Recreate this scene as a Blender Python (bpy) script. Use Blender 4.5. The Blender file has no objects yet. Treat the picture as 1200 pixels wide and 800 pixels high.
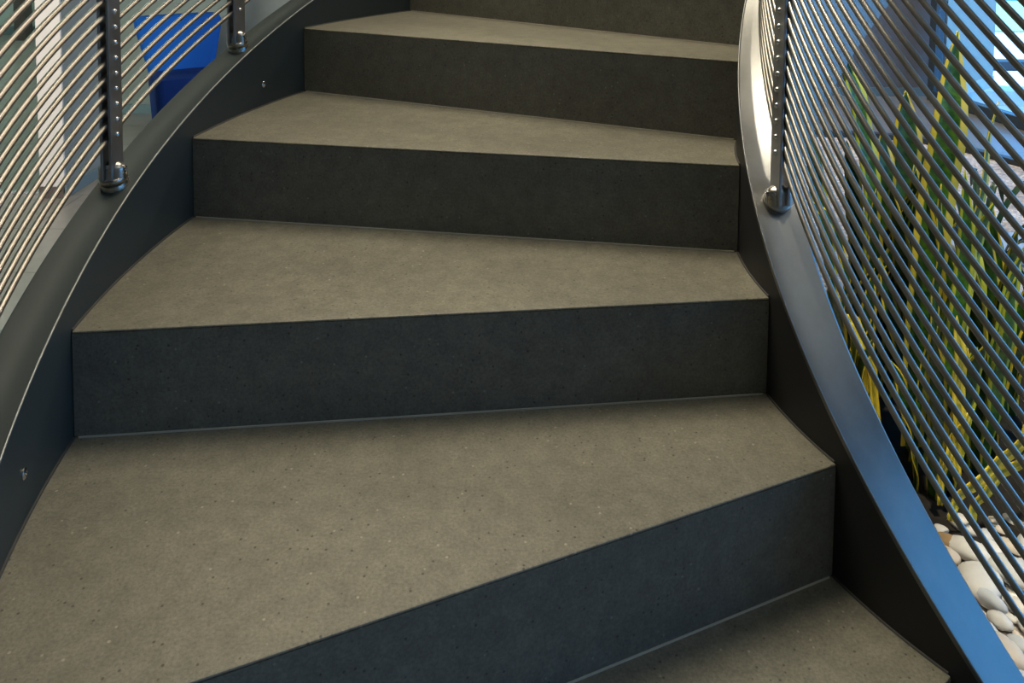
import bpy, bmesh, math, random
from mathutils import Vector, Matrix, noise

random.seed(7)
sc = bpy.context.scene
COL = sc.collection
PI = math.pi

# ------------------------------------------------------------------ measured stair geometry
S = 0.17                                   # one rise
F, PITCH, ROLL, PY = 919.537, 0.06192, 0.00848, -40.16
AX, AY = 6.51422 * S, 8.09585 * S          # axis of the spiral
RI, RO = 3.98375 * S, 10.50512 * S         # stair side faces of inner / outer stringer
TH0, DTH = 3.53705, 0.25821
Z0 = 4.69796
CL, WL, CR, WR = 0.25378, 0.42371 * S, 0.3412, 0.47837 * S
EYE = (Z0 + 4) * S
DL = {0: 0.00247, 1: -0.01126, 2: -0.00859, 3: -0.00672, 4: -0.00713}
DR = {-1: 0.01561, 0: 0.01018, 1: 0.0083, 2: 0.00229, 3: 0.00544, 4: -0.00997}
DZ = {-1: -0.02845, 0: -0.00796, 1: -0.02296, 2: -0.03176, 3: -0.04545, 4: -0.045, 5: -.045, 6: -.045}
BED = 0.15                                 # top of the planting bed


def ZK(k):
    return (k + 4 + DZ.get(k, 0)) * S


def th(k):
    return TH0 - k * DTH


def thL(k):
    return th(k) + DL.get(k, 0)


def thR(k):
    return th(k) + DR.get(k, 0)


def pol(R, a, z):
    return Vector((AX + R * math.cos(a), AY + R * math.sin(a), z))


def helix(R, k, c):
    return pol(R, th(k), (k + 4 + c) * S)


def at(u, v, d):
    """point at distance d along the level viewing axis that lies in direction (u, v) of the measured photograph"""
    a, b = (u - 600) / F, (v - PY) / F
    cr, sr = math.cos(ROLL), math.sin(ROLL)
    x, y = cr * a + sr * b, -sr * a + cr * b
    up = -y
    c, s = math.cos(PITCH), math.sin(PITCH)
    D = Vector((x, c + up * s, -s + up * c))
    D *= d / D.y
    return Vector((D.x, D.y, EYE + D.z))


# ------------------------------------------------------------------ object helpers
def link(name, bm, mat, parent=None, smooth=False, bevel=0, bseg=2, angle=40):
    me = bpy.data.meshes.new(name)
    bmesh.ops.recalc_face_normals(bm, faces=bm.faces)
    bm.to_mesh(me)
    bm.free()
    o = bpy.data.objects.new(name, me)
    COL.objects.link(o)
    if mat:
        me.materials.append(mat)
    if smooth:
        for p in me.polygons:
            p.use_smooth = True
        try:
            me.set_sharp_from_angle(angle=math.radians(angle))
        except Exception:
            pass
    if bevel:
        m = o.modifiers.new('bevel', 'BEVEL')
        m.width = bevel
        m.segments = bseg
        m.limit_method = 'ANGLE'
        m.angle_limit = math.radians(40)
    if parent:
        o.parent = parent
        o.matrix_parent_inverse = parent.matrix_basis.inverted()
    return o


def tag(o, label, cat, group=None, kind=None):
    if label:
        o['label'] = label
    if cat:
        o['category'] = cat
    if group:
        o['group'] = group
    if kind:
        o['kind'] = kind
    return o


def thing(name, loc, label, cat, group=None):
    o = bpy.data.objects.new(name, None)
    o.empty_display_size = 0.1
    o.location = loc
    COL.objects.link(o)
    return tag(o, label, cat, group)


def struct(name, bm, mat, bevel=0, parent=None):
    o = link(name, bm, mat, parent, bevel=bevel)
    if parent is None:
        o['kind'] = 'structure'
    return o


def box(bm, x0, x1, y0, y1, z0, z1, M=None):
    vs = [Vector((x, y, z)) for x in (x0, x1) for y in (y0, y1) for z in (z0, z1)]
    if M:
        vs = [M @ v for v in vs]
    v = [bm.verts.new(p) for p in vs]
    for f in ((0, 1, 3, 2), (4, 6, 7, 5), (0, 4, 5, 1), (2, 3, 7, 6), (0, 2, 6, 4), (1, 5, 7, 3)):
        bm.faces.new([v[i] for i in f])


def prism(bm, pts, z0, z1):
    lo = [bm.verts.new((p[0], p[1], z0)) for p in pts]
    hi = [bm.verts.new((p[0], p[1], z1)) for p in pts]
    n = len(pts)
    bm.faces.new(lo[::-1])
    bm.faces.new(hi)
    for i in range(n):
        j = (i + 1) % n
        bm.faces.new((lo[i], lo[j], hi[j], hi[i]))


def sweep(bm, rings, closed_ring=True, cap=True):
    """rings: list of lists of points, joined one after another"""
    R = [[bm.verts.new(p) for p in r] for r in rings]
    n = len(R[0])
    for a, b in zip(R[:-1], R[1:]):
        for i in range(n if closed_ring else n - 1):
            j = (i + 1) % n
            bm.faces.new((a[i], a[j], b[j], b[i]))
    if cap and closed_ring:
        bm.faces.new(R[0][::-1])
        bm.faces.new(R[-1])


def tube(bm, pts, r, n=10):
    rings = []
    for i, p in enumerate(pts):
        t = (pts[min(i + 1, len(pts) - 1)] - pts[max(i - 1, 0)]).normalized()
        a = t.cross(Vector((0, 0, 1)))
        a = a.normalized() if a.length > 1e-4 else Vector((1, 0, 0))
        b = a.cross(t)
        rings.append([p + r * (math.cos(q) * a + math.sin(q) * b) for q in (2 * PI * j / n for j in range(n))])
    sweep(bm, rings)


def lathe(bm, prof, M, n=24):
    """prof: (radius, height) pairs turned about the local z axis"""
    rings = [[M @ Vector((r * math.cos(2 * PI * j / n), r * math.sin(2 * PI * j / n), h)) for j in range(n)] for r, h in prof]
    sweep(bm, rings)


# ------------------------------------------------------------------ materials
def mat(name):
    m = bpy.data.materials.new(name)
    m.use_nodes = True
    nt = m.node_tree
    return m, nt, nt.nodes['Principled BSDF']


def N(nt, typ, **kw):
    n = nt.nodes.new(typ)
    for k, v in kw.items():
        if k in n.inputs:
            n.inputs[k].default_value = v
        else:
            setattr(n, k, v)
    return n


def ramp(nt, src, stops):
    r = nt.nodes.new('ShaderNodeValToRGB')
    el = r.color_ramp.elements
    while len(el) < len(stops):
        el.new(0.5)
    for e, (p, c) in zip(el, stops):
        e.position = p
        e.color = (*c, 1) if len(c) == 3 else c
    nt.links.new(src, r.inputs[0])
    return r


def mix(nt, fac, a, b, mode='MIX'):
    m = nt.nodes.new('ShaderNodeMix')
    m.data_type = 'RGBA'
    m.blend_type = mode
    for s, x in ((0, fac), (6, a), (7, b)):
        if hasattr(x, 'is_output'):
            nt.links.new(x, m.inputs[s])
        else:
            m.inputs[s].default_value = x if not isinstance(x, tuple) else (*x[:3], 1)
    return m.outputs[2]


def stone_mat(name, base, contrast=1.0):
    m, nt, b = mat(name)
    tc = N(nt, 'ShaderNodeTexCoord')
    L = nt.links.new
    n1 = N(nt, 'ShaderNodeTexNoise', Scale=3.5, Detail=6.0, Roughness=0.6)
    n2 = N(nt, 'ShaderNodeTexNoise', Scale=230.0, Detail=5.0, Roughness=0.7)
    v1 = N(nt, 'ShaderNodeTexVoronoi', Scale=88.0)
    v2 = N(nt, 'ShaderNodeTexVoronoi', Scale=80.0)
    for n in (n1, n2, v1, v2):
        L(tc.outputs['Object'], n.inputs['Vector'])
    lo = tuple(c * 0.86 for c in base)
    hi = tuple(c * 1.12 for c in base)
    c1 = ramp(nt, n1.outputs[0], [(0.3, lo), (0.7, hi)])
    c2 = ramp(nt, n2.outputs[0], [(0.32, (0.74, 0.74, 0.74)), (0.5, (1.0, 1.0, 1.0)), (0.68, (1.26, 1.26, 1.25))])
    c = mix(nt, 1.0, c1.outputs[0], c2.outputs[0], 'MULTIPLY')
    n3 = N(nt, 'ShaderNodeTexNoise', Scale=34.0, Detail=4.0, Roughness=0.6)
    L(tc.outputs['Object'], n3.inputs['Vector'])
    c3 = ramp(nt, n3.outputs[0], [(0.35, (0.88, 0.88, 0.88)), (0.65, (1.12, 1.12, 1.10))])
    c = mix(nt, 1.0, c, c3.outputs[0], 'MULTIPLY')
    # dark pits and pale grains: only some of the cells carry one
    for v, thr, col, rad in ((v1, 0.72, tuple(x * 0.28 for x in base), 0.20), (v2, 0.88, tuple(min(1, x * 2.0) for x in base), 0.19)):
        sep = N(nt, 'ShaderNodeSeparateColor')
        L(v.outputs['Color'], sep.inputs[0])
        pick = N(nt, 'ShaderNodeMath', operation='GREATER_THAN')
        L(sep.outputs[0], pick.inputs[0])
        pick.inputs[1].default_value = thr
        near = ramp(nt, v.outputs['Distance'], [(rad * 0.5, (1, 1, 1)), (rad, (0, 0, 0))])
        mul = N(nt, 'ShaderNodeMath', operation='MULTIPLY')
        L(near.outputs[0], mul.inputs[0])
        L(pick.outputs[0], mul.inputs[1])
        f = N(nt, 'ShaderNodeMath', operation='MULTIPLY')
        L(mul.outputs[0], f.inputs[0])
        f.inputs[1].default_value = 0.8 * contrast
        c = mix(nt, f.outputs[0], c, col)
    L(c, b.inputs['Base Color'])
    b.inputs['Roughness'].default_value = 0.5
    b.inputs['Specular IOR Level'].default_value = 0.35
    bp = N(nt, 'ShaderNodeBump', Strength=0.12, Distance=0.002)
    L(n2.outputs[0], bp.inputs['Height'])
    L(bp.outputs[0], b.inputs['Normal'])
    return m


def metal_mat(name, base, rough, metallic=1.0, brushed=0.0, scale=(1, 1, 1)):
    m, nt, b = mat(name)
    L = nt.links.new
    tc = N(nt, 'ShaderNodeTexCoord')
    mp = N(nt, 'ShaderNodeMapping')
    mp.inputs['Scale'].default_value = scale
    L(tc.outputs['Object'], mp.inputs[0])
    n = N(nt, 'ShaderNodeTexNoise', Scale=9.0, Detail=8.0, Roughness=0.65)
    L(mp.outputs[0], n.inputs['Vector'])
    c = ramp(nt, n.outputs[0], [(0.3, tuple(x * (1 - 0.18) for x in base)), (0.7, tuple(x * 1.15 for x in base))])
    L(c.outputs[0], b.inputs['Base Color'])
    r = ramp(nt, n.outputs[0], [(0.3, (rough * 0.85,) * 3), (0.7, (rough * 1.15,) * 3)])
    L(r.outputs[0], b.inputs['Roughness'])
    b.inputs['Metallic'].default_value = metallic
    if brushed:
        bp = N(nt, 'ShaderNodeBump', Strength=brushed, Distance=0.001)
        n3 = N(nt, 'ShaderNodeTexNoise', Scale=90.0, Detail=3.0)
        L(mp.outputs[0], n3.inputs['Vector'])
        L(n3.outputs[0], bp.inputs['Height'])
        L(bp.outputs[0], b.inputs['Normal'])
    return m


def plain_mat(name, base, rough=0.6, var=0.06, scale=6.0, spec=0.4, bump=0.0):
    m, nt, b = mat(name)
    L = nt.links.new
    tc = N(nt, 'ShaderNodeTexCoord')
    n = N(nt, 'ShaderNodeTexNoise', Scale=scale, Detail=6.0, Roughness=0.6)
    L(tc.outputs['Object'], n.inputs['Vector'])
    c = ramp(nt, n.outputs[0], [(0.3, tuple(x * (1 - var) for x in base)), (0.7, tuple(min(1, x * (1 + var)) for x in base))])
    L(c.outputs[0], b.inputs['Base Color'])
    b.inputs['Roughness'].default_value = rough
    b.inputs['Specular IOR Level'].default_value = spec
    if bump:
        bp = N(nt, 'ShaderNodeBump', Strength=bump, Distance=0.003)
        L(n.outputs[0], bp.inputs['Height'])
        L(bp.outputs[0], b.inputs['Normal'])
    return m


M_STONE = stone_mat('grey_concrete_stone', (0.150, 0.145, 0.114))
M_STONE_SHADE = stone_mat('grey_concrete_stone_shaded', (0.112, 0.111, 0.094), 1.0)  # same stone as the treads, darkened to hold the risers' shade
M_GROUT = plain_mat('pale_grout', (0.40, 0.38, 0.32), 0.7)
M_SEAL = plain_mat('dark_sealant', (0.055, 0.055, 0.052), 0.5)
M_STEEL = metal_mat('brushed_painted_steel', (0.17, 0.175, 0.17), 0.35, 0.8, 0.10)
M_PSTEEL = plain_mat('grey_green_painted_steel', (0.032, 0.043, 0.043), 0.5, 0.06, 7.0, 0.3)
M_WEB = plain_mat('shaded_stringer_paint', (0.020, 0.021, 0.022), 0.5, 0.08, 7.0, 0.25)  # same stringer paint with the right web's shade put into its colour
M_ROD = metal_mat('stainless_rod', (0.32, 0.305, 0.275), 0.40)
M_BAR = metal_mat('dark_stainless_bar', (0.34, 0.35, 0.36), 0.45)
M_CLEV = metal_mat('cast_stainless', (0.40, 0.38, 0.34), 0.27)
M_EDGE = metal_mat('edge_highlight_steel', (0.24, 0.26, 0.255), 0.45, 0.8)  # lighter steel that carries the left edge's highlight in its colour
M_BOLT = metal_mat('polished_bolt', (0.62, 0.62, 0.62), 0.16)
M_WALL = plain_mat('grey_wall_paint', (0.20, 0.225, 0.21), 0.65)
M_WALLD = plain_mat('charcoal_wall_paint', (0.125, 0.118, 0.115), 0.6)
M_WHITE = plain_mat('white_paint', (0.62, 0.60, 0.57), 0.6)
M_PALE = plain_mat('pale_green_wall_paint', (0.46, 0.52, 0.49), 0.5)
M_BROWN = plain_mat('dark_brown_wood', (0.085, 0.065, 0.06), 0.5)
M_CEIL = plain_mat('ceiling_paint', (0.22, 0.215, 0.20), 0.8)
M_SKIRT = plain_mat('blue_grey_skirting', (0.13, 0.19, 0.21), 0.35)
M_FRAME = plain_mat('dark_blue_window_frame', (0.05, 0.075, 0.10), 0.4)
M_BLUE = plain_mat('blue_chair_fabric', (0.002, 0.075, 0.36), 0.75, 0.05, 120.0, 0.2, 0.05)
M_BLUES = plain_mat('dark_blue_seat_fabric', (0.002, 0.022, 0.13), 0.8, 0.05, 120.0, 0.2, 0.05)
M_OUT = plain_mat('outdoor_paving', (0.72, 0.72, 0.72), 0.7)
M_OUTW = plain_mat('outdoor_wall_render', (0.52, 0.42, 0.34), 0.7)
M_OUTS = plain_mat('outdoor_wall_plinth', (0.72, 0.60, 0.48), 0.6)
M_GRASS = plain_mat('lawn_green', (0.42, 0.60, 0.30), 0.9, 0.3, 30.0)
M_HEDGE = plain_mat('hedge_green', (0.10, 0.25, 0.20), 0.9, 0.4, 9.0)
M_KERB = plain_mat('dark_kerb', (0.035, 0.045, 0.055), 0.45)
M_SOIL = plain_mat('dark_soil', (0.018, 0.015, 0.011), 0.9, 0.3, 40.0, 0.1, 0.6)
M_SLAB = plain_mat('pale_grey_slab', (0.40, 0.46, 0.50), 0.4)
M_DRY = plain_mat('dried_leaf_tan', (0.30, 0.20, 0.08), 0.7, 0.2, 30.0)
M_DKLEAF = plain_mat('dark_strap_leaf', (0.018, 0.07, 0.035), 0.35, 0.3, 20.0)


def floor_mat():
    m, nt, b = mat('grey_floor_tile')
    L = nt.links.new
    tc = N(nt, 'ShaderNodeTexCoord')
    br = N(nt, 'ShaderNodeTexBrick', Scale=1.0)
    br.inputs['Color1'].default_value = (0.185, 0.18, 0.165, 1)
    br.inputs['Color2'].default_value = (0.21, 0.205, 0.188, 1)
    br.inputs['Mortar'].default_value = (0.10, 0.097, 0.088, 1)
    br.inputs['Mortar Size'].default_value = 0.004
    br.inputs['Brick Width'].default_value = 0.9
    br.inputs['Row Height'].default_value = 0.45
    L(tc.outputs['Object'], br.inputs['Vector'])
    n = N(nt, 'ShaderNodeTexNoise', Scale=12.0, Detail=6.0)
    L(tc.outputs['Object'], n.inputs['Vector'])
    c2 = ramp(nt, n.outputs[0], [(0.3, (0.9, 0.9, 0.9)), (0.7, (1.08, 1.08, 1.08))])
    L(mix(nt, 1.0, br.outputs[0], c2.outputs[0], 'MULTIPLY'), b.inputs['Base Color'])
    b.inputs['Roughness'].default_value = 0.28
    return m


def glass_mat(name, tint, refl):
    m, nt, b = mat(name)
    nt.nodes.remove(b)
    out = nt.nodes['Material Output']
    t = N(nt, 'ShaderNodeBsdfTransparent')
    t.inputs[0].default_value = (*tint, 1)
    g = N(nt, 'ShaderNodeBsdfGlossy')
    g.inputs['Roughness'].default_value = 0.02
    lw = N(nt, 'ShaderNodeLayerWeight', Blend=0.5)
    pw = N(nt, 'ShaderNodeMath', operation='POWER')
    pw.inputs[1].default_value = 5.0
    nt.links.new(lw.outputs['Facing'], pw.inputs[0])
    mu = N(nt, 'ShaderNodeMath', operation='MULTIPLY_ADD')
    nt.links.new(pw.outputs[0], mu.inputs[0])
    mu.inputs[1].default_value = 0.9 * refl
    mu.inputs[2].default_value = 0.04 * refl
    mx = N(nt, 'ShaderNodeMixShader')
    nt.links.new(mu.outputs[0], mx.inputs[0])
    nt.links.new(t.outputs[0], mx.inputs[1])
    nt.links.new(g.outputs[0], mx.inputs[2])
    nt.links.new(mx.outputs[0], out.inputs[0])
    return m


def gravel_mat():
    m, nt, b = mat('pale_gravel')
    L = nt.links.new
    tc = N(nt, 'ShaderNodeTexCoord')
    v = N(nt, 'ShaderNodeTexVoronoi', Scale=70.0)
    n = N(nt, 'ShaderNodeTexNoise', Scale=5.0, Detail=5.0)
    L(tc.outputs['Object'], v.inputs['Vector'])
    L(tc.outputs['Object'], n.inputs['Vector'])
    c = ramp(nt, n.outputs[0], [(0.35, (0.52, 0.44, 0.36)), (0.65, (0.74, 0.68, 0.60))])
    s = N(nt, 'ShaderNodeSeparateColor')
    L(v.outputs['Color'], s.inputs[0])
    c2 = ramp(nt, s.outputs[0], [(0.0, (0.6, 0.6, 0.6)), (1.0, (1.25, 1.25, 1.25))])
    L(mix(nt, 1.0, c.outputs[0], c2.outputs[0], 'MULTIPLY'), b.inputs['Base Color'])
    b.inputs['Roughness'].default_value = 0.85
    bp = N(nt, 'ShaderNodeBump', Strength=0.9, Distance=0.01)
    bp.invert = True
    L(v.outputs['Distance'], bp.inputs['Height'])
    L(bp.outputs[0], b.inputs['Normal'])
    return m


def leaf_mat(name, green_lo, green_hi, yellow, margin):
    m, nt, b = mat(name)
    L = nt.links.new
    uv = N(nt, 'ShaderNodeUVMap')
    sep = N(nt, 'ShaderNodeSeparateXYZ')
    L(uv.outputs[0], sep.inputs[0])
    # cross bands wobbling along the blade
    mp = N(nt, 'ShaderNodeMapping')
    mp.inputs['Scale'].default_value = (2.0, 30.0, 1.0)
    L(uv.outputs[0], mp.inputs[0])
    n = N(nt, 'ShaderNodeTexNoise', Scale=1.6, Detail=4.0, Distortion=0.6)
    L(mp.outputs[0], n.inputs['Vector'])
    g = ramp(nt, n.outputs[0], [(0.38, green_lo), (0.62, green_hi)])
    edge = ramp(nt, sep.outputs[0], [(0.0, (1, 1, 1)), (margin, (1, 1, 1)), (margin + 0.035, (0, 0, 0)), (1 - margin - 0.035, (0, 0, 0)), (1 - margin, (1, 1, 1))])
    col = mix(nt, edge.outputs[0], g.outputs[0], yellow)
    L(col, b.inputs['Base Color'])
    b.inputs['Roughness'].default_value = 0.42
    tr = N(nt, 'ShaderNodeBsdfTranslucent')
    L(col, tr.inputs[0])
    mx = N(nt, 'ShaderNodeMixShader')
    mx.inputs[0].default_value = 0.22
    out = nt.nodes['Material Output']
    L(b.outputs[0], mx.inputs[1])
    L(tr.outputs[0], mx.inputs[2])
    L(mx.outputs[0], out.inputs[0])
    return m


M_FLOOR = floor_mat()
M_GLASS = glass_mat('clear_window_glass', (0.93, 0.97, 0.98), 1.0)
M_GLASSG = glass_mat('greenish_partition_glass', (0.86, 0.94, 0.91), 1.6)
M_GRAVEL = gravel_mat()
M_LEAF = leaf_mat('snake_plant_leaf', (0.010, 0.040, 0.004), (0.035, 0.095, 0.010), (0.55, 0.42, 0.03), 0.13)
M_LEAFT = leaf_mat('broad_snake_plant_leaf', (0.018, 0.070, 0.006), (0.085, 0.20, 0.015), (0.72, 0.58, 0.06), 0.17)
M_LEAFB = leaf_mat('young_snake_plant_leaf', (0.02, 0.08, 0.006), (0.07, 0.18, 0.014), (0.48, 0.50, 0.04), 0.18)
M_LEAFY = leaf_mat('yellowed_snake_plant_leaf', (0.30, 0.26, 0.02), (0.50, 0.40, 0.03), (0.72, 0.55, 0.04), 0.30)

# ------------------------------------------------------------------ stair steps
ORD = {-3: 'first step up from the floor, below the frame', -2: 'second step up from the floor, below the frame',
       -1: 'dark grey stone stair step cut off at the bottom right corner of the view',
       0: 'widest grey stone step in the foreground with a blue tinted riser',
       1: 'grey stone step with a long dark level riser, above the foreground step',
       2: 'grey stone step third from the bottom, its left corner beside the first left post',
       3: 'small grey stone step second from the top of the view',
       4: 'topmost grey stone step, only its dark riser in view',
       5: 'stone step above the view, one rise over the topmost riser', 6: 'highest stone step built, well above the view'}
NA = 14


def line_offset(k, dist):
    """outer and inner end of the front line of step k moved dist metres up the stair"""
    a, b = pol(RO, thL(k), 0), pol(RI, thR(k), 0)
    t = (b - a).normalized()
    nrm = Vector((-t.y, t.x, 0))           # to the uphill side
    if nrm.dot(pol((RO + RI) / 2, th(k + 1), 0) - (a + b) / 2) < 0:
        nrm = -nrm
    out = []
    for P, R in ((a, RO), (b, RI)):
        q = P + nrm * dist
        # slide along t until back on the circle
        for _ in range(6):
            r = Vector((q.x - AX, q.y - AY, 0))
            d = r.length - R
            den = r.normalized().dot(t)
            q = q - t * (d / den if abs(den) > 0.05 else 0)
        out.append(q)
    return out


def ang(p, ref):
    a = math.atan2(p.y - AY, p.x - AX)
    while a - ref > PI:
        a -= 2 * PI
    while a - ref < -PI:
        a += 2 * PI
    return a


def wedge(k, d0, d1, gap=0.0015):
    """plan outline between the front line of step k (+d0) and that of step k+1 (+d1)"""
    o0, i0 = line_offset(k, d0)
    o1, i1 = line_offset(k + 1, d1)
    ref = th(k)
    pts = []
    for R, p, q in ((RO - gap, o0, o1), (RI + gap, i1, i0)):
        a, b = ang(p, ref), ang(q, ref)
        pts += [pol(R, a + (b - a) * j / NA, 0) for j in range(NA + 1)]
    return pts


for k in range(-3, 7):
    zt, zb = ZK(k), ZK(k - 1) if k > -3 else 0.0
    c = pol((RI + RO) / 2, th(k + 0.5), 0)
    t = thing('stair_step', (c.x, c.y, zb), ORD[k], 'stair step', 'stone steps of the winding stair')
    bm = bmesh.new()
    prism(bm, wedge(k, 0.0, 0.02), zt - 0.004, zt)
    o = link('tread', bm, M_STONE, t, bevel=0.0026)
    bm = bmesh.new()
    prism(bm, wedge(k, 0.0205, 0.02), zt - 0.03, zt - 0.0042)
    link('tread_core', bm, M_STONE, t)
    # riser slab
    o0, i0 = line_offset(k, 0.0)
    o1, i1 = line_offset(k, 0.02)
    bm = bmesh.new()
    sh = (i0 - o0).normalized() * 0.002
    prism(bm, [o0 + sh, i0 - sh, i1 - sh, o1 + sh], zb + 0.0025, zt - 0.0042)
    link('riser', bm, M_STONE_SHADE, t)
    # grout line at the foot of the riser
    g0, h0 = line_offset(k, -0.0017)
    bm = bmesh.new()
    prism(bm, [g0 + sh * 4, h0 - sh * 4, i1 - sh, o1 + sh], zb + 0.0001, zb + 0.0024)
    link('grout_line', bm, M_GROUT, t)
    # sealant along both ends of the tread
    for R, sgn in ((RO, -1), (RI, 1)):
        fr = line_offset(k, 0.004)[0 if R == RO else 1]
        bk = line_offset(k + 1, -0.001)[0 if R == RO else 1]
        a, b = ang(fr, th(k)), ang(bk, th(k))
        bm = bmesh.new()
        tube(bm, [pol(R + sgn * 0.001, a + (b - a) * j / NA, zt + 0.0002) for j in range(NA + 1)], 0.0022, 6)
        link('sealant_joint', bm, M_SEAL, t, smooth=True)


# ------------------------------------------------------------------ stringers
def stringer(label, Rin, Rout, c, k0, k1, bottom, mt):
    p0 = helix((Rin + Rout) / 2, k0, 0)
    t = thing('stair_stringer', (p0.x, p0.y, 0), label, 'stringer', 'steel stringers of the winding stair')
    ks = [k0 + (k1 - k0) * i / 150 for i in range(151)]
    T = 0.008
    s = 1 if Rout > Rin else -1            # Rin is the stair side face

    def zb(k):
        return max(0.003, (k + 4 + bottom) * S)

    def zt(k):
        return (k + 4 + c) * S

    def strip(name, f, m=mt):
        bm = bmesh.new()
        sweep(bm, [[pol(R, th(k), z) for R, z in f(k)] for k in ks])
        return link(name, bm, m, t, smooth=True, angle=25)
    ch = 0.0035
    strip('top_plate', lambda k: [(Rin + s * ch, zt(k)), (Rin, zt(k) - ch * .8), (Rin, zt(k) - T), (Rout, zt(k) - T), (Rout, zt(k) - ch * .8), (Rout - s * ch, zt(k))])
    bm = bmesh.new()
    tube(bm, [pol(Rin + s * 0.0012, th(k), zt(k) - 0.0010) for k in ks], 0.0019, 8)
    link('edge_bead', bm, M_EDGE if s > 0 else mt, t, smooth=True, angle=80)  # left bead is a painted edge highlight, right one matches its plate
    strip('web_plate', lambda k: [(Rin, zt(k) - T), (Rin, zb(k)), (Rin + s * T, zb(k)), (Rin + s * T, zt(k) - T)], M_WEB if s < 0 else M_PSTEEL)
    strip('back_plate', lambda k: [(Rout, zt(k) - T), (Rout, zb(k)), (Rout - s * T, zb(k)), (Rout - s * T, zt(k) - T)])
    strip('bottom_plate', lambda k: [(Rin + s * T, zb(k) + T), (Rin + s * T, zb(k)), (Rout - s * T, zb(k)), (Rout - s * T, zb(k) + T)])
    return t


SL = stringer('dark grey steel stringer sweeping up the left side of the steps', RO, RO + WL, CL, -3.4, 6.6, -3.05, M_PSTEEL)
SR = stringer('steel stringer curling down the right side of the steps, blue sheen at its foot', RI, RI - WR, CR, -3.4, 6.6, -3.05, M_STEEL)


def on_cyl(u, v, R):
    """where the line of sight (u, v) meets the far wall of the cylinder of radius R about the stair axis"""
    e = at(u, v, 1.0) - Vector((0, 0, EYE))
    a = e.x ** 2 + e.y ** 2
    b = -2 * (e.x * AX + e.y * AY)
    c = AX ** 2 + AY ** 2 - R * R
    q = (-b + math.sqrt(b * b - 4 * a * c)) / (2 * a), (-b - math.sqrt(b * b - 4 * a * c)) / (2 * a)
    return [Vector((e.x * w, e.y * w, EYE + e.z * w)) for w in q if w > 0.2]


for (u, v) in ((309, 99), (28, 555)):
    p = sorted(on_cyl(u, v, RO), key=lambda q: q.x)[0]
    a = math.atan2(p.y - AY, p.x - AX)
    M = Matrix.Translation(p) @ Matrix.Rotation(a, 4, 'Z') @ Matrix.Rotation(-PI / 2, 4, 'Y')
    bm = bmesh.new()
    lathe(bm, [(0.0075, -0.002), (0.0075, 0.0012), (0.006, 0.0025), (0.0032, 0.0028), (0.0030, 0.0008), (0.0001, 0.0008)], M, 20)
    link('screw', bm, M_BOLT, SL, smooth=True)


# ------------------------------------------------------------------ railings
NROD, STEP = 32, 0.1625


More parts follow.
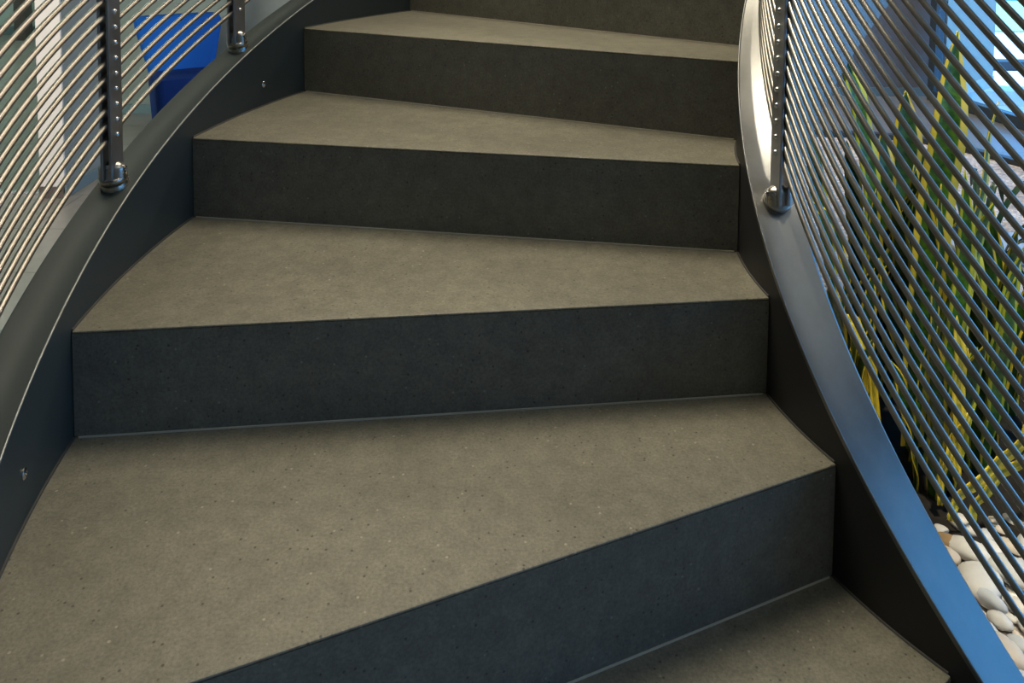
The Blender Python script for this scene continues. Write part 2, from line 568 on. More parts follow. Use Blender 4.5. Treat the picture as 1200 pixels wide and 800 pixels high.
def railing(label, R, c, lift, k0, k1, posts, side):
    """side = +1: the stair lies towards smaller radius, -1: towards larger radius"""
    p0 = helix(R, k0, c)
    t = thing('stair_railing', (p0.x, p0.y, p0.z), label, 'railing', 'railings of the winding stair')
    n = int((k1 - k0) * 16)
    for i in range(NROD):
        bm = bmesh.new()
        tube(bm, [helix(R, k0 + (k1 - k0) * j / n, c + lift + i * STEP) for j in range(n + 1)], 0.0046, 10)
        link('rod', bm, M_ROD, t, smooth=True, angle=60)
    bm = bmesh.new()
    tube(bm, [helix(R, k0 + (k1 - k0) * j / n, c + lift + NROD * STEP + 0.12) for j in range(n + 1)], 0.021, 18)
    link('handrail', bm, M_ROD, t, smooth=True, angle=60)
    for k in posts:
        base = helix(R, k, c)
        M = Matrix.Translation(base) @ Matrix.Rotation(th(k), 4, 'Z')     # local x = outwards, y = along the rail
        slope = S / (R * DTH)                                             # rise per metre run (towards -y)
        f = -side                                                         # local x sign of the stair side
        zt = (lift + NROD * STEP + 0.1) * S
        W, T, G = 0.021, 0.005, 0.0052
        bm = bmesh.new()
        box(bm, *sorted((f * G, f * (G + T))), -W, W, 0.020, zt, M)
        post = link('post', bm, M_BAR, t, bevel=0.001)
        bm = bmesh.new()
        box(bm, *sorted((-f * G, -f * (G + T))), -W, W, 0.020, zt, M)
        link('back_bar', bm, M_BAR, post, bevel=0.001)
        # base: round foot with three rounded tongues clasping the two bars
        bm = bmesh.new()
        ang_s = math.atan(slope)
        FR = 0.0240
        piv = Matrix.Translation(base + Vector((0, 0, 0.030))) @ Matrix.Rotation(th(k), 4, 'Z')
        down = piv @ Matrix.Rotation(-ang_s, 4, 'X')
        hl = 0.032 / math.cos(ang_s) + 0.006
        lathe(bm, [(FR, -hl), (FR, -0.020), (FR - 0.0012, -0.0185), (FR - 0.0012, -0.0165), (FR, -0.015), (FR, -0.006), (FR - 0.002, -0.004)], down, 36)
        for x0, x1 in ((f * (G + T + 0.0004), f * (FR - 0.0006)), (-f * (G + T + 0.0004), -f * (FR - 0.0006)), (-G + 0.0004, G - 0.0004)):
            rings = []
            for q in range(9):
                x = x0 + (x1 - x0) * math.sin(q / 8 * PI / 2)
                w = math.sqrt(FR * FR - x * x) * (0.64 if abs(x0) > G else 0.6)
                rings.append([piv @ Vector((x, y, z)) for y, z in [(-w, -0.012)] + [(-w * math.cos(PI * j / 14), 0.006 + w * math.sin(PI * j / 14)) for j in range(15)] + [(w, -0.012)]])
            sweep(bm, rings)
        link('clevis_foot', bm, M_CLEV, post, smooth=True, angle=50)
        bm = bmesh.new()
        X = M @ Matrix.Translation((f * (FR - 0.0012), 0, 0.036)) @ Matrix.Rotation(f * PI / 2, 4, 'Y')
        lathe(bm, [(0.006, 0), (0.006, 0.002), (0.003, 0.0025), (0.0028, 0.001), (0.0001, 0.001)], X, 16)
        link('clevis_bolt', bm, M_BOLT, post, smooth=True)
        for i in range(NROD):
            z = (lift + i * STEP) * S
            X = M @ Matrix.Translation((f * (G + T), 0, z)) @ Matrix.Rotation(f * PI / 2, 4, 'Y')
            bm = bmesh.new()
            lathe(bm, [(0.0052, 0), (0.0050, 0.0012), (0.0040, 0.0032), (0.0022, 0.0045), (0.0001, 0.0048)], X, 12)
            link('bolt', bm, M_BOLT, post, smooth=True, angle=70)
    return t


railing('railing of thin steel rods with two bolted posts on the left stringer', RO + WL / 2, CL, 0.58, -0.9, 6.4, (1.545, 2.545), 1)
railing('railing of close steel rods fanning out before the snake plants, on the right stringer', RI - WR / 2, CR, 0.64, -2.4, 6.4, (1.336, -2.25), -1)

# ------------------------------------------------------------------ room shell
CEIL = 4.2
FAC0, FAC1 = Vector((3.47, 6.42, 0)), Vector((5.35, -3.0, 0))


def quad_wall(name, a, b, z0, z1, thick, m):
    """upright wall from a to b (plan), thickness to the right-hand side of a->b"""
    bm = bmesh.new()
    d = Vector((b[0] - a[0], b[1] - a[1], 0)).normalized()
    nr = Vector((d.y, -d.x, 0)) * thick
    A, B = Vector((a[0], a[1], 0)), Vector((b[0], b[1], 0))
    prism(bm, [A, B, B + nr, A + nr], z0, z1)
    return struct(name, bm, m)


bm = bmesh.new()
PLAN = [(-7.2, -3.2), (5.36, -3.2), (3.50, 6.42), (3.50, 6.72), (0.9, 6.72), (0.9, 5.95), (-3.15, 5.95), (-3.15, 9.62), (-7.2, 9.62)]
prism(bm, PLAN, -0.12, 0.0)
struct('floor', bm, M_FLOOR)
bm = bmesh.new()
prism(bm, PLAN, CEIL, CEIL + 0.2)
struct('ceiling', bm, M_CEIL)
quad_wall('wall_left', (-7.0, -3.0), (-7.0, 11.0), 0, CEIL, -0.15, M_PALE)
quad_wall('wall_front', (-7.0, -3.0), (5.35, -3.0), 0, CEIL, 0.15, M_WALL)
quad_wall('wall_far_left', (-7.0, 9.45), (-3.35, 9.45), 0, CEIL, -0.15, M_PALE)
quad_wall('wall_back_left', (-3.35, 5.75), (0.95, 5.75), 0, CEIL, -0.15, M_WALL)
quad_wall('wall_return', (0.95, 5.75), (0.95, 6.6), 0, CEIL, -0.15, M_WALLD)
quad_wall('wall_back_right', (0.95, 6.55), (3.56, 6.55), 0, CEIL, -0.15, M_WALLD)
quad_wall('wall_side_room', (-3.35, 5.9), (-3.35, 9.45), 0, CEIL, 0.15, M_PALE)
bm = bmesh.new()
box(bm, 1.0, 3.5, 6.535, 6.549, 0.001, 0.07)
struct('baseboard_right', bm, M_SKIRT)
bm = bmesh.new()
box(bm, -3.3, 0.9, 5.735, 5.749, 0.001, 0.07)
struct('baseboard_left', bm, M_SKIRT)
bm = bmesh.new()
box(bm, -6.9, -3.5, 9.43, 9.449, 0.001, 0.11)
struct('baseboard_far', bm, M_SKIRT)
# white ended pier
bm = bmesh.new()
box(bm, -2.445, -2.318, 4.0, 4.012, 0.06, CEIL - .002)
struct('trim_1', bm, M_WHITE)
bm = bmesh.new()
box(bm, -2.445, -2.317, 4.0125, 4.42, 0.001, CEIL - .002)
struct('wall_pier', bm, M_WALL)
bm = bmesh.new()
box(bm, -2.445, -2.318, 3.992, 4.0115, 0.001, 0.058)
struct('baseboard_pier', bm, M_BROWN)
bm = bmesh.new()
box(bm, -2.3165, -2.306, 4.0, 4.43, 0.001, 0.06)
struct('baseboard_pier_side', bm, M_SKIRT)
# brown door post at the back of the side room
bm = bmesh.new()
box(bm, -5.76, -5.63, 9.02, 9.16, 0.001, CEIL - .002)
struct('trim_2', bm, M_BROWN)
# glass partition between pier and left wall
g = thing('window_2', (-4.7, 4.06, 0), None, None)
g['kind'] = 'structure'
bm = bmesh.new()
box(bm, -6.98, -2.45, 4.055, 4.067, 0.012, 3.0)
link('pane', bm, M_GLASSG, g)
bm = bmesh.new()
box(bm, -6.98, -2.45, 4.045, 4.077, 0.001, 0.0115)
link('floor_channel', bm, M_BAR, g)
bm = bmesh.new()
box(bm, -6.98, -2.45, 4.03, 4.09, 3.001, CEIL - .002)
link('header', bm, M_WALL, g)

# window wall on the right
w = thing('window_1', (FAC0.x, FAC0.y, 0), None, None)
w['kind'] = 'structure'
HEAD = 2.65
fd = (FAC1 - FAC0).normalized()
FL = (FAC1 - FAC0).length
MF = Matrix.Translation(FAC0) @ Matrix.Rotation(math.atan2(fd.y, fd.x), 4, 'Z')   # local x along the window wall
bm = bmesh.new()
box(bm, 0, FL, -0.03, 0.05, 0.001, 0.085, MF)
link('bottom_rail', bm, M_FRAME, w, bevel=0.004)
bm = bmesh.new()
box(bm, 0, FL, -0.03, 0.05, HEAD, HEAD + 0.07, MF)
link('top_rail', bm, M_FRAME, w)
bm = bmesh.new()
box(bm, 0, FL, -0.04, 0.12, HEAD + 0.071, CEIL - 0.001, MF)
struct('wall_light_block', bm, M_WALL)  # unseen header, put in to hold back the blue window light
MUL = [0.0, 2.4, 4.8, 7.2, FL - 0.07]
for x in MUL:
    bm = bmesh.new()
    box(bm, x, x + 0.07, -0.03, 0.05, 0.086, HEAD - 0.001, MF)
    link('mullion', bm, M_FRAME, w, bevel=0.004)
for a, b in zip(MUL[:-1], MUL[1:]):
    bm = bmesh.new()
    box(bm, a + 0.071, b - 0.001, 0.0, 0.012, 0.086, HEAD - 0.001, MF)
    link('pane', bm, M_GLASS, w)

# ------------------------------------------------------------------ outside the window
bm = bmesh.new()
box(bm, 3.0, 40, -12, 11.3, -0.16, -0.125)
prism(bm, [(3.62, 6.75), (40, 6.75), (40, 11.3), (3.62, 11.3)], -0.124, 0.0)
struct('floor_terrace', bm, M_OUT)
quad_wall('wall_outside', (3.60, 6.44), (4.30, 6.93), 0.10, 4.5, -0.12, M_OUTW)
quad_wall('baseboard_outside', (3.60, 6.43), (4.31, 6.93), 0.001, 0.099, -0.13, M_OUTS)
bm = bmesh.new()
box(bm, 4.6, 12, 7.70, 7.86, 0.001, 0.09)
tag(link('terrace_kerb', bm, M_KERB, bevel=0.006), 'low dark blue kerb on the white terrace outside the window', 'kerb')
bm = bmesh.new()
box(bm, 4.0, 30, 10.4, 14.5, -0.15, 0.02)
tag(link('lawn', bm, M_GRASS), 'strip of bright green lawn beyond the terrace', 'grass', kind='stuff')
bm = bmesh.new()
bmesh.ops.create_grid(bm, x_segments=80, y_segments=16, size=1)
for v in bm.verts:
    x, y = 4 + (v.co.x + 1) * 10, (v.co.y + 1) * 0.8
    a = y / 1.6 * PI
    p = Vector((x, 15.2 - 0.6 * math.sin(a) + 0 * y, 0.0)) if False else Vector((x, 15.2 - 0.7 * math.cos(a - PI / 2) * (1 if a < PI / 2 else 1), 1.25 * (1 - math.cos(a)) / 2))
    q = noise.noise(p * 3) * 0.12 + noise.noise(p * 9) * 0.06
    v.co = p + Vector((q * 0.3, -q, q * 0.5 if p.z > 0.1 else 0))
tag(link('hedge', bm, M_HEDGE, smooth=True, angle=180), 'blue green hedge at the far edge of the lawn', 'hedge')

# ------------------------------------------------------------------ planting bed
KERB = [(1.30, 4.74), (1.80, 4.74), (2.20, 4.72), (2.45, 4.62), (2.62, 4.42), (2.78, 4.15), (2.98, 3.75), (3.15, 3.25), (3.2, 2.6), (3.1, 1.9), (2.7, 1.2), (2.2, 0.85)]
inner = [(1.75, 1.0), (1.6, 0.97)]
bed = KERB + [(1.72, 1.36)]
# bed outline: kerb polygon plus the round well inside the stringer
wellR = RI - WR - 0.004
well = [(AX + wellR * math.cos(a), AY + wellR * math.sin(a)) for a in [(-40 - i * 9) / 180 * PI for i in range(34)]]
poly = [p for p in well] + [(1.05, 2.6), (1.1, 3.6)] + KERB
bm = bmesh.new()
prism(bm, poly, 0.0005, BED)
tag(link('gravel_bed', bm, M_GRAVEL), 'pale sandy gravel filling the planting bed behind the snake plants', 'gravel', kind='stuff')
bm = bmesh.new()
rings = []
KS = []
for i in range(len(KERB) - 1):
    for j in range(6):
        f = j / 6
        KS.append(Vector((KERB[i][0] * (1 - f) + KERB[i + 1][0] * f, KERB[i][1] * (1 - f) + KERB[i + 1][1] * f, 0)))
for i, p in enumerate(KS):
    tn = (KS[min(i + 1, len(KS) - 1)] - KS[max(i - 1, 0)]).normalized()
    nr = Vector((-tn.y, tn.x, 0))
    rings.append([p + nr * a + Vector((0, 0, z)) for a, z in ((0.001, 0.001), (0.001, BED + 0.03), (0.05, BED + 0.03), (0.05, 0.001))])
sweep(bm, rings)
tag(link('bed_kerb', bm, M_KERB, smooth=True, angle=30), 'dark curved metal edging round the far end of the planting bed', 'kerb')
# dark soil the plants stand in
bm = bmesh.new()
sp = []
SC = Vector((1.16, 2.0, 0))
for i in range(40):
    a = 2 * PI * i / 40
    r = 1 + 0.08 * math.sin(3 * a) + 0.05 * math.sin(7 * a + 1)
    sp.append((SC.x + 0.42 * r * math.cos(a), SC.y + 0.50 * r * math.sin(a)))
prism(bm, sp, BED + 0.0005, BED + 0.012)
tag(link('planting_soil', bm, M_SOIL), 'dark soil under the snake plants', 'soil', kind='stuff')
# pale slab behind the plants
bm = bmesh.new()
box(bm, 1.78, 2.5, 2.95, 3.22, BED + 0.001, BED + 0.03)
tag(link('stepping_slab', bm, M_SLAB, bevel=0.008), 'pale blue grey slab lying on the sand behind the plants', 'slab')


# ------------------------------------------------------------------ snake plants
def smooth_path(ctrl, n):
    """Catmull-Rom through the control points"""
    P = [ctrl[0] * 2 - ctrl[1]] + list(ctrl) + [ctrl[-1] * 2 - ctrl[-2]]
    out = []
    segs = len(ctrl) - 1
    for i in range(n + 1):
        q = i / n * segs
        s = min(int(q), segs - 1)
        f = q - s
        a, b, c, d = P[s:s + 4]
        out.append(0.5 * ((2 * b) + (c - a) * f + (2 * a - 5 * b + 4 * c - d) * f * f + (3 * b - a - 3 * c + d) * f ** 3))
    return out


def blade(bm, ctrl, width, face, twist=0.0, n=22, fold=0.22, base=0.55):
    """one sword-shaped leaf along ctrl (base to tip); face = plan angle its upper side looks to"""
    uvl = bm.loops.layers.uv.verify()
    pts = smooth_path(ctrl, n)
    L = sum((b - a).length for a, b in zip(pts[:-1], pts[1:]))
    rows = []
    run = 0
    for i, p in enumerate(pts):
        if i:
            run += (pts[i] - pts[i - 1]).length
        f = i / n
        t = (pts[min(i + 1, n)] - pts[max(i - 1, 0)]).normalized()
        a = face + twist * f
        nrm = Vector((math.cos(a), math.sin(a), 0))
        nrm = (nrm - t * nrm.dot(t))
        nrm = nrm.normalized() if nrm.length > 1e-3 else Vector((0, 0, 1))
        side = t.cross(nrm)
        w = width / 2 * (base + (1 - base) * min(1, f / 0.45)) * (1 if f < 0.66 else max(0.03, (1 - ((f - 0.66) / 0.34) ** 2.3)))
        wob = 0.004 * math.sin(f * 17 + face * 3)
        rows.append(([p + side * (w * x) + nrm * (w * fold * abs(x) + wob) for x in (-1, -0.5, 0, 0.5, 1)], run / max(L, 0.01) * L))
    V = [[bm.verts.new(q) for q in r] for r, _ in rows]
    off = random.random() * 9
    for i in range(n):
        for j in range(4):
            fc = bm.faces.new((V[i][j], V[i][j + 1], V[i + 1][j + 1], V[i + 1][j]))
            for lp, (ii, jj) in zip(fc.loops, ((i, j), (i, j + 1), (i + 1, j + 1), (i + 1, j))):
                lp[uvl].uv = (jj / 4, rows[ii][1] + off)


def plant(label, x, y, n, hmin, hmax, wmin, wmax, spread, m=M_LEAF, heroes=(), name='snake_plant', cat='snake plant', group='snake plants behind the right railing', rosette=0.05):
    t = thing(name, (x, y, BED), label, cat, group)
    for hero in heroes:
        ctrl, wd, fc = hero[:3]
        mm = hero[4] if len(hero) > 4 else m
        bm = bmesh.new()
        blade(bm, ctrl, wd, fc, hero[3] if len(hero) > 3 else 0)
        lf(bm, mm, t)
    for i in range(n):
        a = 2 * PI * (i + random.random() * 0.8) / n
        h = random.uniform(hmin, hmax)
        r0 = random.uniform(0.2, 1) * rosette
        r1 = r0 + random.uniform(0.2, 1.0) * spread * h
        b = Vector((x + r0 * math.cos(a), y + r0 * math.sin(a), BED + 0.005))
        tip = Vector((x + r1 * math.cos(a), y + r1 * math.sin(a), BED + h))
        tip = well_clip(tip)
        mid = b.lerp(tip, 0.5) + Vector((random.uniform(-1, 1), random.uniform(-1, 1), 0)) * 0.03 * h - Vector((math.cos(a), math.sin(a), 0)) * 0.10 * r1
        bm = bmesh.new()
        blade(bm, [b, mid, tip], random.uniform(wmin, wmax), a + PI + random.uniform(-0.7, 0.7), random.uniform(-0.9, 0.9))
        lf(bm, m if random.random() < 0.75 else M_LEAFB if m is M_LEAF else m, t)
    return t


def well_clip(p):
    """keep leaf tips clear of the rods that ring the well"""
    r = Vector((p.x - AX, p.y - AY, 0))
    if r.length > RI - WR - 0.06 and (p.x < 1.15 or p.y < 1.3) and r.length < RO:
        r = r.normalized() * (RI - WR - 0.06)
        return Vector((AX + r.x, AY + r.y, p.z))
    return p


def lf(bm, m, t):
    o = link('leaf', bm, m, t, smooth=True, angle=180)
    s = o.modifiers.new('thickness', 'SOLIDIFY')
    s.thickness = 0.0025
    s.offset = 0
    return o


def px(d, *uv):
    return [at(u, v, d) for u, v in uv]


CAMW = -PI / 2
plant('tallest snake plant, its broad yellow edged leaf rising past the window frame', 1.02, 1.86, 7, 0.45, 0.80, 0.05, 0.075, 0.22, heroes=[
    (px(1.78, (1066, 520), (1082, 330), (1104, 180), (1123, 36)), 0.092, CAMW, 0.15, M_LEAFT),
    (px(1.72, (1075, 470), (1092, 380), (1100, 300), (1102, 215)), 0.028, CAMW + .3, 0.2),
])
plant('snake plant with a twisting bright green leaf left of the tallest one', 0.90, 2.02, 8, 0.40, 0.72, 0.045, 0.07, 0.25, heroes=[
    (px(1.95, (1018, 420), (1020, 230), (1006, 130), (984, 52)), 0.055, CAMW + .1, 0.35, M_LEAFB),
    (px(2.0, (1000, 420), (1003, 300), (1000, 230), (993, 165)), 0.045, CAMW - .2, 0.2),
    (px(2.0, (1040, 420), (1040, 300), (1036, 210), (1034, 150)), 0.060, CAMW + .2, 0.2),
])
plant('snake plant with a dark pointed leaf standing before the charcoal wall', 1.06, 2.12, 8, 0.45, 0.72, 0.05, 0.075, 0.2, heroes=[
    (px(2.08, (1050, 420), (1055, 260), (1060, 180), (1062, 106)), 0.085, CAMW, 0.1),
    (px(2.0, (1085, 420), (1078, 330), (1072, 250), (1070, 190)), 0.05, CAMW + .5, 0.1),
])
plant('snake plant nearest the window, a narrow leaf pointing at the glass', 1.13, 1.80, 7, 0.35, 0.62, 0.04, 0.065, 0.25, heroes=[
    (px(1.72, (1128, 420), (1135, 310), (1148, 220), (1168, 118)), 0.045, CAMW + .4, 0.5, M_LEAFT),
    (px(1.70, (1105, 470), (1118, 390), (1130, 310), (1132, 200)), 0.04, CAMW - .5, 0.4, M_LEAFB),
])
plant('low snake plant close to the right stringer with arching yellow margins', 0.83, 1.86, 8, 0.30, 0.55, 0.04, 0.06, 0.35, heroes=[
    (px(1.80, (1030, 520), (1020, 430), (1002, 380), (984, 372)), 0.03, CAMW, 0.8, M_LEAFY),
    (px(1.85, (985, 380), (990, 320), (975, 262), (948, 235)), 0.03, CAMW + .4, 0.5),
    (px(2.1, (975, 330), (968, 270), (956, 215), (946, 150)), 0.05, CAMW, 0.3, M_LEAFB),
])
plant('snake plant with a fallen yellow leaf bent over the white pebbles', 0.99, 1.74, 7, 0.28, 0.55, 0.04, 0.06, 0.3, heroes=[
    (px(1.60, (1112, 608), (1130, 574), (1168, 545), (1200, 505), (1216, 440)), 0.034, CAMW + .2, 0.2, M_LEAFY),
    (px(1.62, (1138, 612), (1146, 585), (1170, 558), (1205, 528), (1232, 470)), 0.030, CAMW + .2, 0.2, M_LEAFY),
    (px(1.66, (1120, 560), (1122, 500), (1124, 430), (1122, 370)), 0.030, CAMW, 0.1, M_LEAFY),
    (px(1.66, (1100, 590), (1108, 540), (1125, 500), (1142, 480)), 0.022, CAMW, 0.4, M_LEAFY),
])
plant('bushy snake plant at the back right, short upright leaves', 1.34, 2.05, 10, 0.35, 0.58, 0.035, 0.055, 0.3)
plant('snake plant in the middle of the clump, half hidden by taller leaves', 1.16, 2.30, 10, 0.45, 0.72, 0.05, 0.075, 0.22)
plant('dark snake plant at the back left of the clump', 0.98, 2.36, 9, 0.40, 0.68, 0.05, 0.07, 0.25)
plant('snake plant at the outer right edge of the clump, low narrow leaves', 1.32, 1.76, 10, 0.25, 0.50, 0.03, 0.05, 0.4)


def strap_plant(label, x, y, n, h, spread, name, cat, wd, m):
    t = thing(name, (x, y, BED), label, cat)
    for i in range(n):
        a = 2 * PI * (i + random.random() * .7) / n
        d = Vector((math.cos(a), math.sin(a), 0))
        b = Vector((x, y, BED + 0.003)) + d * 0.015
        s = random.uniform(0.6, 1) * spread
        hh = random.uniform(0.6, 1) * h
        bm = bmesh.new()
        blade(bm, [b, b + d * s * 0.3 + Vector((0, 0, hh * 0.8)), b + d * s * 0.7 + Vector((0, 0, hh)), b + d * s + Vector((0, 0, hh * 0.72))], wd, a + PI, 0, 18, 0.15, 0.8)
        lf(bm, m, t)
    return t


strap_plant('dark strap leaved plant arching over the sand right of the snake plants', 1.62, 2.65, 13, 0.42, 0.42, 'strap_leaf_plant', 'plant', 0.022, M_DKLEAF)
t = thing('aloe_clump', (1.66, 2.30, BED), 'clump of short dark sword leaves in front of the pale slab', 'plant')
for i in range(26):
    a = random.uniform(0, 2 * PI)
    r = random.uniform(0.01, 0.20)
    b = Vector((1.66 + r * math.cos(a) * 1.2, 2.30 + r * math.sin(a) * .6, BED + 0.003))
    bm = bmesh.new()
    tip = b + Vector((random.uniform(-.05, .05), random.uniform(-.05, .05), random.uniform(0.16, 0.34)))
    blade(bm, [b, b.lerp(tip, .5) + Vector((.01, 0, 0)), tip], random.uniform(0.02, 0.03), random.uniform(-2.4, -.8), 0.2, 12, 0.25, 0.9)
    lf(bm, M_DKLEAF, t)
bm = bmesh.new()
blade(bm, px(1.92, (1066, 330), (1058, 300), (1060, 282)), 0.038, CAMW, 1.2, 14, 0.5)
o = link('dried_leaf', bm, M_DRY, smooth=True, angle=180)
o.modifiers.new('thickness', 'SOLIDIFY').thickness = 0.002
tag(o, 'curled tan dried leaf caught between the snake plants', 'leaf')

# ------------------------------------------------------------------ pebbles
M_PEB = [plain_mat('pebble_white', (0.52, 0.485, 0.42), 0.55, 0.10, 14.0, 0.3, 0.05),
         plain_mat('pebble_cream', (0.47, 0.40, 0.31), 0.55, 0.10, 14.0, 0.3, 0.05),
         plain_mat('pebble_grey', (0.42, 0.42, 0.40), 0.55, 0.10, 14.0, 0.3, 0.05),
         plain_mat('pebble_brown', (0.26, 0.17, 0.08), 0.55, 0.15, 14.0, 0.3, 0.05)]
PEBN = 'pebbles at the foot of the snake plants'


def pebble(p, a, b, c, rz, m, label, tilt=(0, 0)):
    bm = bmesh.new()
    bmesh.ops.create_icosphere(bm, subdivisions=3, radius=1)
    s = random.random() * 50
    for v in bm.verts:
        q = v.co.normalized()
        k = 1 + 0.13 * noise.noise(q * 1.1 + Vector((s, 0, 0))) + 0.04 * noise.noise(q * 2.6 + Vector((0, s, 0)))
        v.co = Vector((q.x * a * k, q.y * b * k, q.z * c * k))
    R = Matrix.Rotation(rz, 4, 'Z') @ Matrix.Rotation(tilt[0], 4, 'X') @ Matrix.Rotation(tilt[1], 4, 'Y')
    bmesh.ops.transform(bm, matrix=R, verts=bm.verts)
    zmin = min(v.co.z for v in bm.verts)
    o = link('pebble', bm, m, smooth=True, angle=180)
    o.location = (p[0], p[1], p[2] - zmin)
    return tag(o, label, 'pebble', PEBN)


def bed_at(u, v, z=BED + 0.02):
    q = at(u, v, 1.0) - Vector((0, 0, EYE))
    f = (z - EYE) / q.z
    return Vector((q.x * f, q.y * f, 0))


placed = []
hero = [((1148, 680), 0.050, 0.040, 0.020, 0.9, 0, 'largest rounded white pebble lying against the foot of the right stringer'),
        ((1136, 645), 0.046, 0.026, 0.020, 2.5, 0, 'oval white pebble just under the lowest yellow leaf'),
        ((1116, 636), 0.032, 0.022, 0.016, 2.2, 3, 'brown pebble wedged between stringer and oval white pebble'),
        ((1112, 648), 0.024, 0.018, 0.014, 2.3, 1, 'small cream pebble half under the right stringer edge'),
        ((1157, 700), 0.034, 0.015, 0.018, 2.3, 2, 'narrow grey white pebble on edge beside the largest pebble'),
        ((1172, 722), 0.022, 0.016, 0.012, 2.4, 0, 'small egg shaped pebble below the narrow one'),
        ((1175, 760), 0.040, 0.026, 0.018, 2.2, 1, 'long cream pebble beside the blue foot of the stringer'),
        ((1192, 672), 0.055, 0.035, 0.020, 2.4, 2, 'broad grey pebble under the rods at the right edge'),
        ((1158, 672), 0.024, 0.016, 0.014, 2.5, 2, 'small grey pebble right of the largest white pebble')]
for (uv, a, b, c, rz, mi, lb) in hero:
    p = bed_at(*uv)
    placed.append((p.x, p.y, max(a, b) * .85))
    pebble((p.x, p.y, BED), a, b, c, rz, M_PEB[mi], lb)
LB = {0: 'smooth white pebble among others around the foot of the snake plants', 1: 'smooth cream pebble among others around the foot of the snake plants',
      2: 'smooth grey pebble among others around the foot of the snake plants'}
tries = 0
cnt = 0
while tries < 6000 and cnt < 120:
    tries += 1
    u, v = random.uniform(1095, 1290), random.uniform(605, 830)
    p = bed_at(u, v)
    r = math.hypot(p.x - AX, p.y - AY)
    s = random.uniform(0.013, 0.034)
    if r > wellR - s * 1.1:
        continue
    if any(math.hypot(p.x - q[0], p.y - q[1]) < (q[2] + s) * 0.86 for q in placed):
        continue
    placed.append((p.x, p.y, s))
    mi = random.choice((0, 0, 0, 1, 2))
    pebble((p.x, p.y, BED), s * 1.15, s * random.uniform(.7, .9), s * random.uniform(.42, .62), random.uniform(0, PI), M_PEB[mi], LB[mi], (random.uniform(-.15, .15), random.uniform(-.15, .15)))
    cnt += 1
for i in range(9):
    p = bed_at(random.uniform(966, 1000), random.uniform(355, 420))
    pebble((p.x, p.y, BED), 0.045, 0.035, 0.028, random.uniform(0, PI), M_PEB[0], 'white pebble glimpsed between the right stringer and the lowest rod')

# ------------------------------------------------------------------ blue chair in the alcove
CH = Vector((-2.15, 5.14, 0))
ROT = Matrix.Translation(CH) @ Matrix.Rotation(math.radians(33), 4, 'Z')
t = thing('lounge_chair', CH, 'royal blue upholstered lounge chair against the grey wall behind the left railing', 'chair')


def cushion(name, rings, m, bevel=0.02):
    bm = bmesh.new()
    sweep(bm, [[ROT @ Vector(p) for p in r] for r in rings])
    return link(name, bm, m, t, smooth=True, bevel=bevel, bseg=4, angle=50)


def rect_ring(w, y0, y1, z, n=5, r=0.05):
    w *= 0.93
    """rounded rectangle, half width w, from y0 to y1"""
    pts = []
    for cx, cy, a0 in ((w - r, y1 - r, 0), (-w + r, y1 - r, PI / 2), (-w + r, y0 + r, PI), (w - r, y0 + r, 1.5 * PI)):
        for i in range(n):
            a = a0 + PI / 2 * i / (n - 1)
            pts.append((cx + r * math.cos(a), cy + r * math.sin(a), z))
    return pts


cushion('backrest', [rect_ring(w, y0, y1, z, r=r) for w, y0, y1, z, r in (
    (0.215, 0.09, 0.21, 0.40, .045), (0.245, 0.12, 0.25, 0.52, .045), (0.275, 0.15, 0.285, 0.64, .045), (0.292, 0.170, 0.30, 0.70, .045),
    (0.298, 0.185, 0.315, 0.755, .05), (0.286, 0.195, 0.32, 0.78, .05), (0.262, 0.205, 0.31, 0.791, .045), (0.21, 0.225, 0.29, 0.795, .03))], M_BLUE, 0)
cushion('seat', [rect_ring(w, y0, 0.20, z, r=.05) for w, y0, z in ((0.20, -0.12, 0.035), (0.215, -0.15, 0.20), (0.225, -0.17, 0.36), (0.225, -0.165, 0.425), (0.20, -0.14, 0.442))], M_BLUES, 0)
for sx in (-1, 1):
    for sy in (-0.07, 0.13):
        bm = bmesh.new()
        lathe(bm, [(0.014, 0.0), (0.018, 0.035)], ROT @ Matrix.Translation((sx * 0.13, sy, 0)), 14)
        link('leg', bm, M_BAR, t, smooth=True)

# ------------------------------------------------------------------ light
wd = bpy.data.worlds.new('sky')
sc.world = wd
wd.use_nodes = True
bg = wd.node_tree.nodes['Background']
bg.inputs[0].default_value = (0.09, 0.41, 0.95, 1)
bg.inputs[1].default_value = 3.8


def area(name, loc, target, sx, sy, power, col, spread=PI):
    l = bpy.data.lights.new(name, 'AREA')
    l.shape = 'RECTANGLE'
    l.size, l.size_y = sx, sy
    l.energy = power
    l.color = col
    l.spread = spread
    o = bpy.data.objects.new(name, l)
    o.location = loc
    o.rotation_euler = (Vector(target) - Vector(loc)).to_track_quat('-Z', 'Y').to_euler()
    COL.objects.link(o)
    return o


WARM = (1.0, 0.87, 0.66)
area('ceiling_panel_lamp', (-0.5, 2.08, 4.1), (-0.25, 1.75, 0.8), 2.3, 1.5, 140, WARM)
area('pier_fill_light', (-4.6, -2.6, 2.8), (-2.6, 4.6, 0.9), 1.4, 1.2, 26, (1.0, 0.95, 0.86), math.radians(40))  # unseen fill, added to brighten the white pier end
area('reflection_fill_panel', (2.5, -0.9, 4.1), (2.5, -0.9, 0), 3.4, 3.0, 36, (0.95, 1.0, 0.98))  # added soft panel for the right stringer and rods to reflect
area('corner_fill_light', (2.3, 5.3, 4.1), (2.3, 5.5, 0), 0.6, 0.6, 100, (1.0, 0.80, 0.60))  # invented warm fill for the charcoal wall and the gravel
area('side_room_fill_light', (-5.0, 7.2, 4.1), (-5.0, 7.2, 0), 1.5, 1.5, 140, (0.95, 1.0, 0.92))  # made-up source that lights the room behind the glass
sp = bpy.data.lights.new('stair_spot_lamp', 'SPOT')
sp.energy = 360
sp.color = (1.0, 0.86, 0.66)
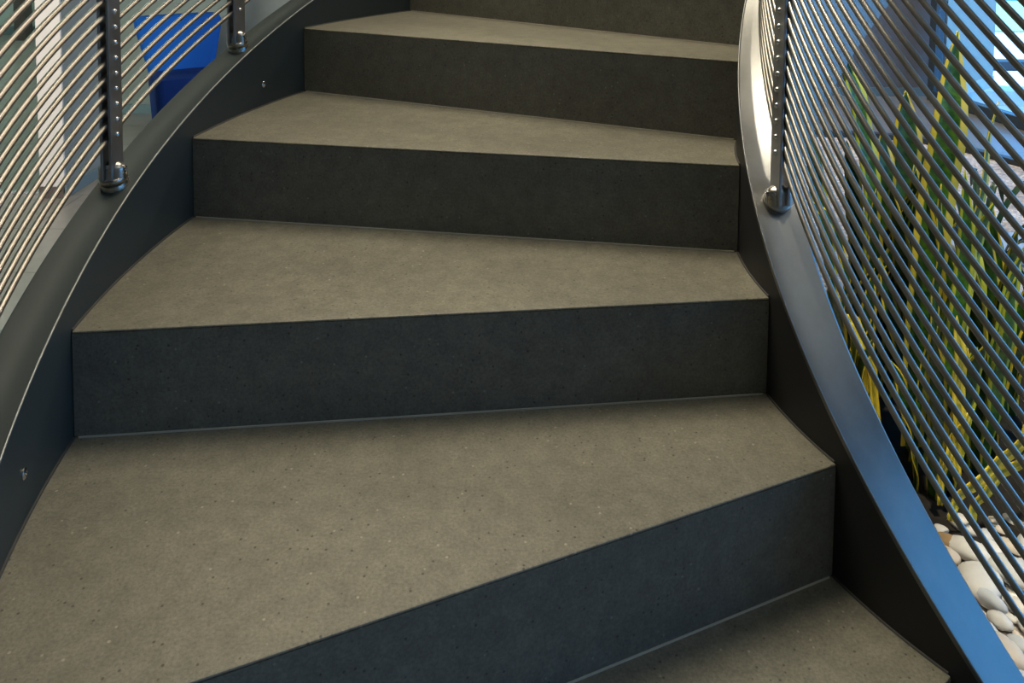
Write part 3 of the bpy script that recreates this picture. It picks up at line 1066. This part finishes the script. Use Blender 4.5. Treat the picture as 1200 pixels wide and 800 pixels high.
sp.spot_size = math.radians(11.5)
sp.spot_blend = 0.75
sp.shadow_soft_size = 0.09
so = bpy.data.objects.new('stair_spot_lamp', sp)
so.location = (0.95, 0.68, 4.1)
so.rotation_euler = (Vector((0.615, 1.60, 1.0)) - so.location).to_track_quat('-Z', 'Y').to_euler()
COL.objects.link(so)
s3 = bpy.data.lights.new('rail_fill_spot', 'SPOT')  # extra spot, added for cream highlights on the right rods
s3.energy = 330
s3.color = (1.0, 0.88, 0.70)
s3.spot_size = math.radians(10)
s3.spot_blend = 0.8
s3.shadow_soft_size = 0.05
so3 = bpy.data.objects.new('rail_fill_spot', s3)
so3.location = (-0.1, 0.8, 4.1)
so3.rotation_euler = (Vector((0.57, 1.30, 1.35)) - so3.location).to_track_quat('-Z', 'Y').to_euler()
COL.objects.link(so3)
s2 = bpy.data.lights.new('planter_fill_spot', 'SPOT')  # fill spot put in to brighten the leaves and pebbles
s2.energy = 660
s2.color = (1.0, 0.93, 0.78)
s2.spot_size = math.radians(21)
s2.spot_blend = 0.5
s2.shadow_soft_size = 0.06
so2 = bpy.data.objects.new('planter_fill_spot', s2)
so2.location = (1.2, 0.9, 4.1)
so2.rotation_euler = (Vector((1.06, 1.78, 0.4)) - so2.location).to_track_quat('-Z', 'Y').to_euler()
COL.objects.link(so2)
sun = bpy.data.lights.new('sun', 'SUN')
sun.energy = 6.0
sun.color = (1.0, 0.95, 0.88)
sun.angle = math.radians(0.6)
suno = bpy.data.objects.new('sun', sun)
suno.rotation_euler = Vector((0.60, -0.10, -0.79)).to_track_quat('-Z', 'Y').to_euler()
suno.location = (-8, 2, 12)
COL.objects.link(suno)

# ------------------------------------------------------------------ camera
cam = bpy.data.cameras.new('camera')
cam.sensor_fit = 'HORIZONTAL'
cam.sensor_width = 36
cam.lens = F / 1200 * 36
cam.shift_y = -(400 - PY) / 1200
cam.clip_start = 0.02
co = bpy.data.objects.new('camera', cam)
fwd = Vector((0, math.cos(PITCH), -math.sin(PITCH)))
up0 = Vector((0, math.sin(PITCH), math.cos(PITCH)))
c, s = math.cos(ROLL), math.sin(ROLL)
right = Vector((1, 0, 0)) * c + up0 * s
up = -s * Vector((1, 0, 0)) + c * up0
co.matrix_world = Matrix.Translation((0, 0, EYE)) @ Matrix((right, up, -fwd)).transposed().to_4x4()
COL.objects.link(co)
sc.camera = co

vs = sc.view_settings
vs.view_transform = 'Standard'
vs.look = 'None'
vs.exposure = 0.0
vs.gamma = 1.0
vs.use_curve_mapping = False
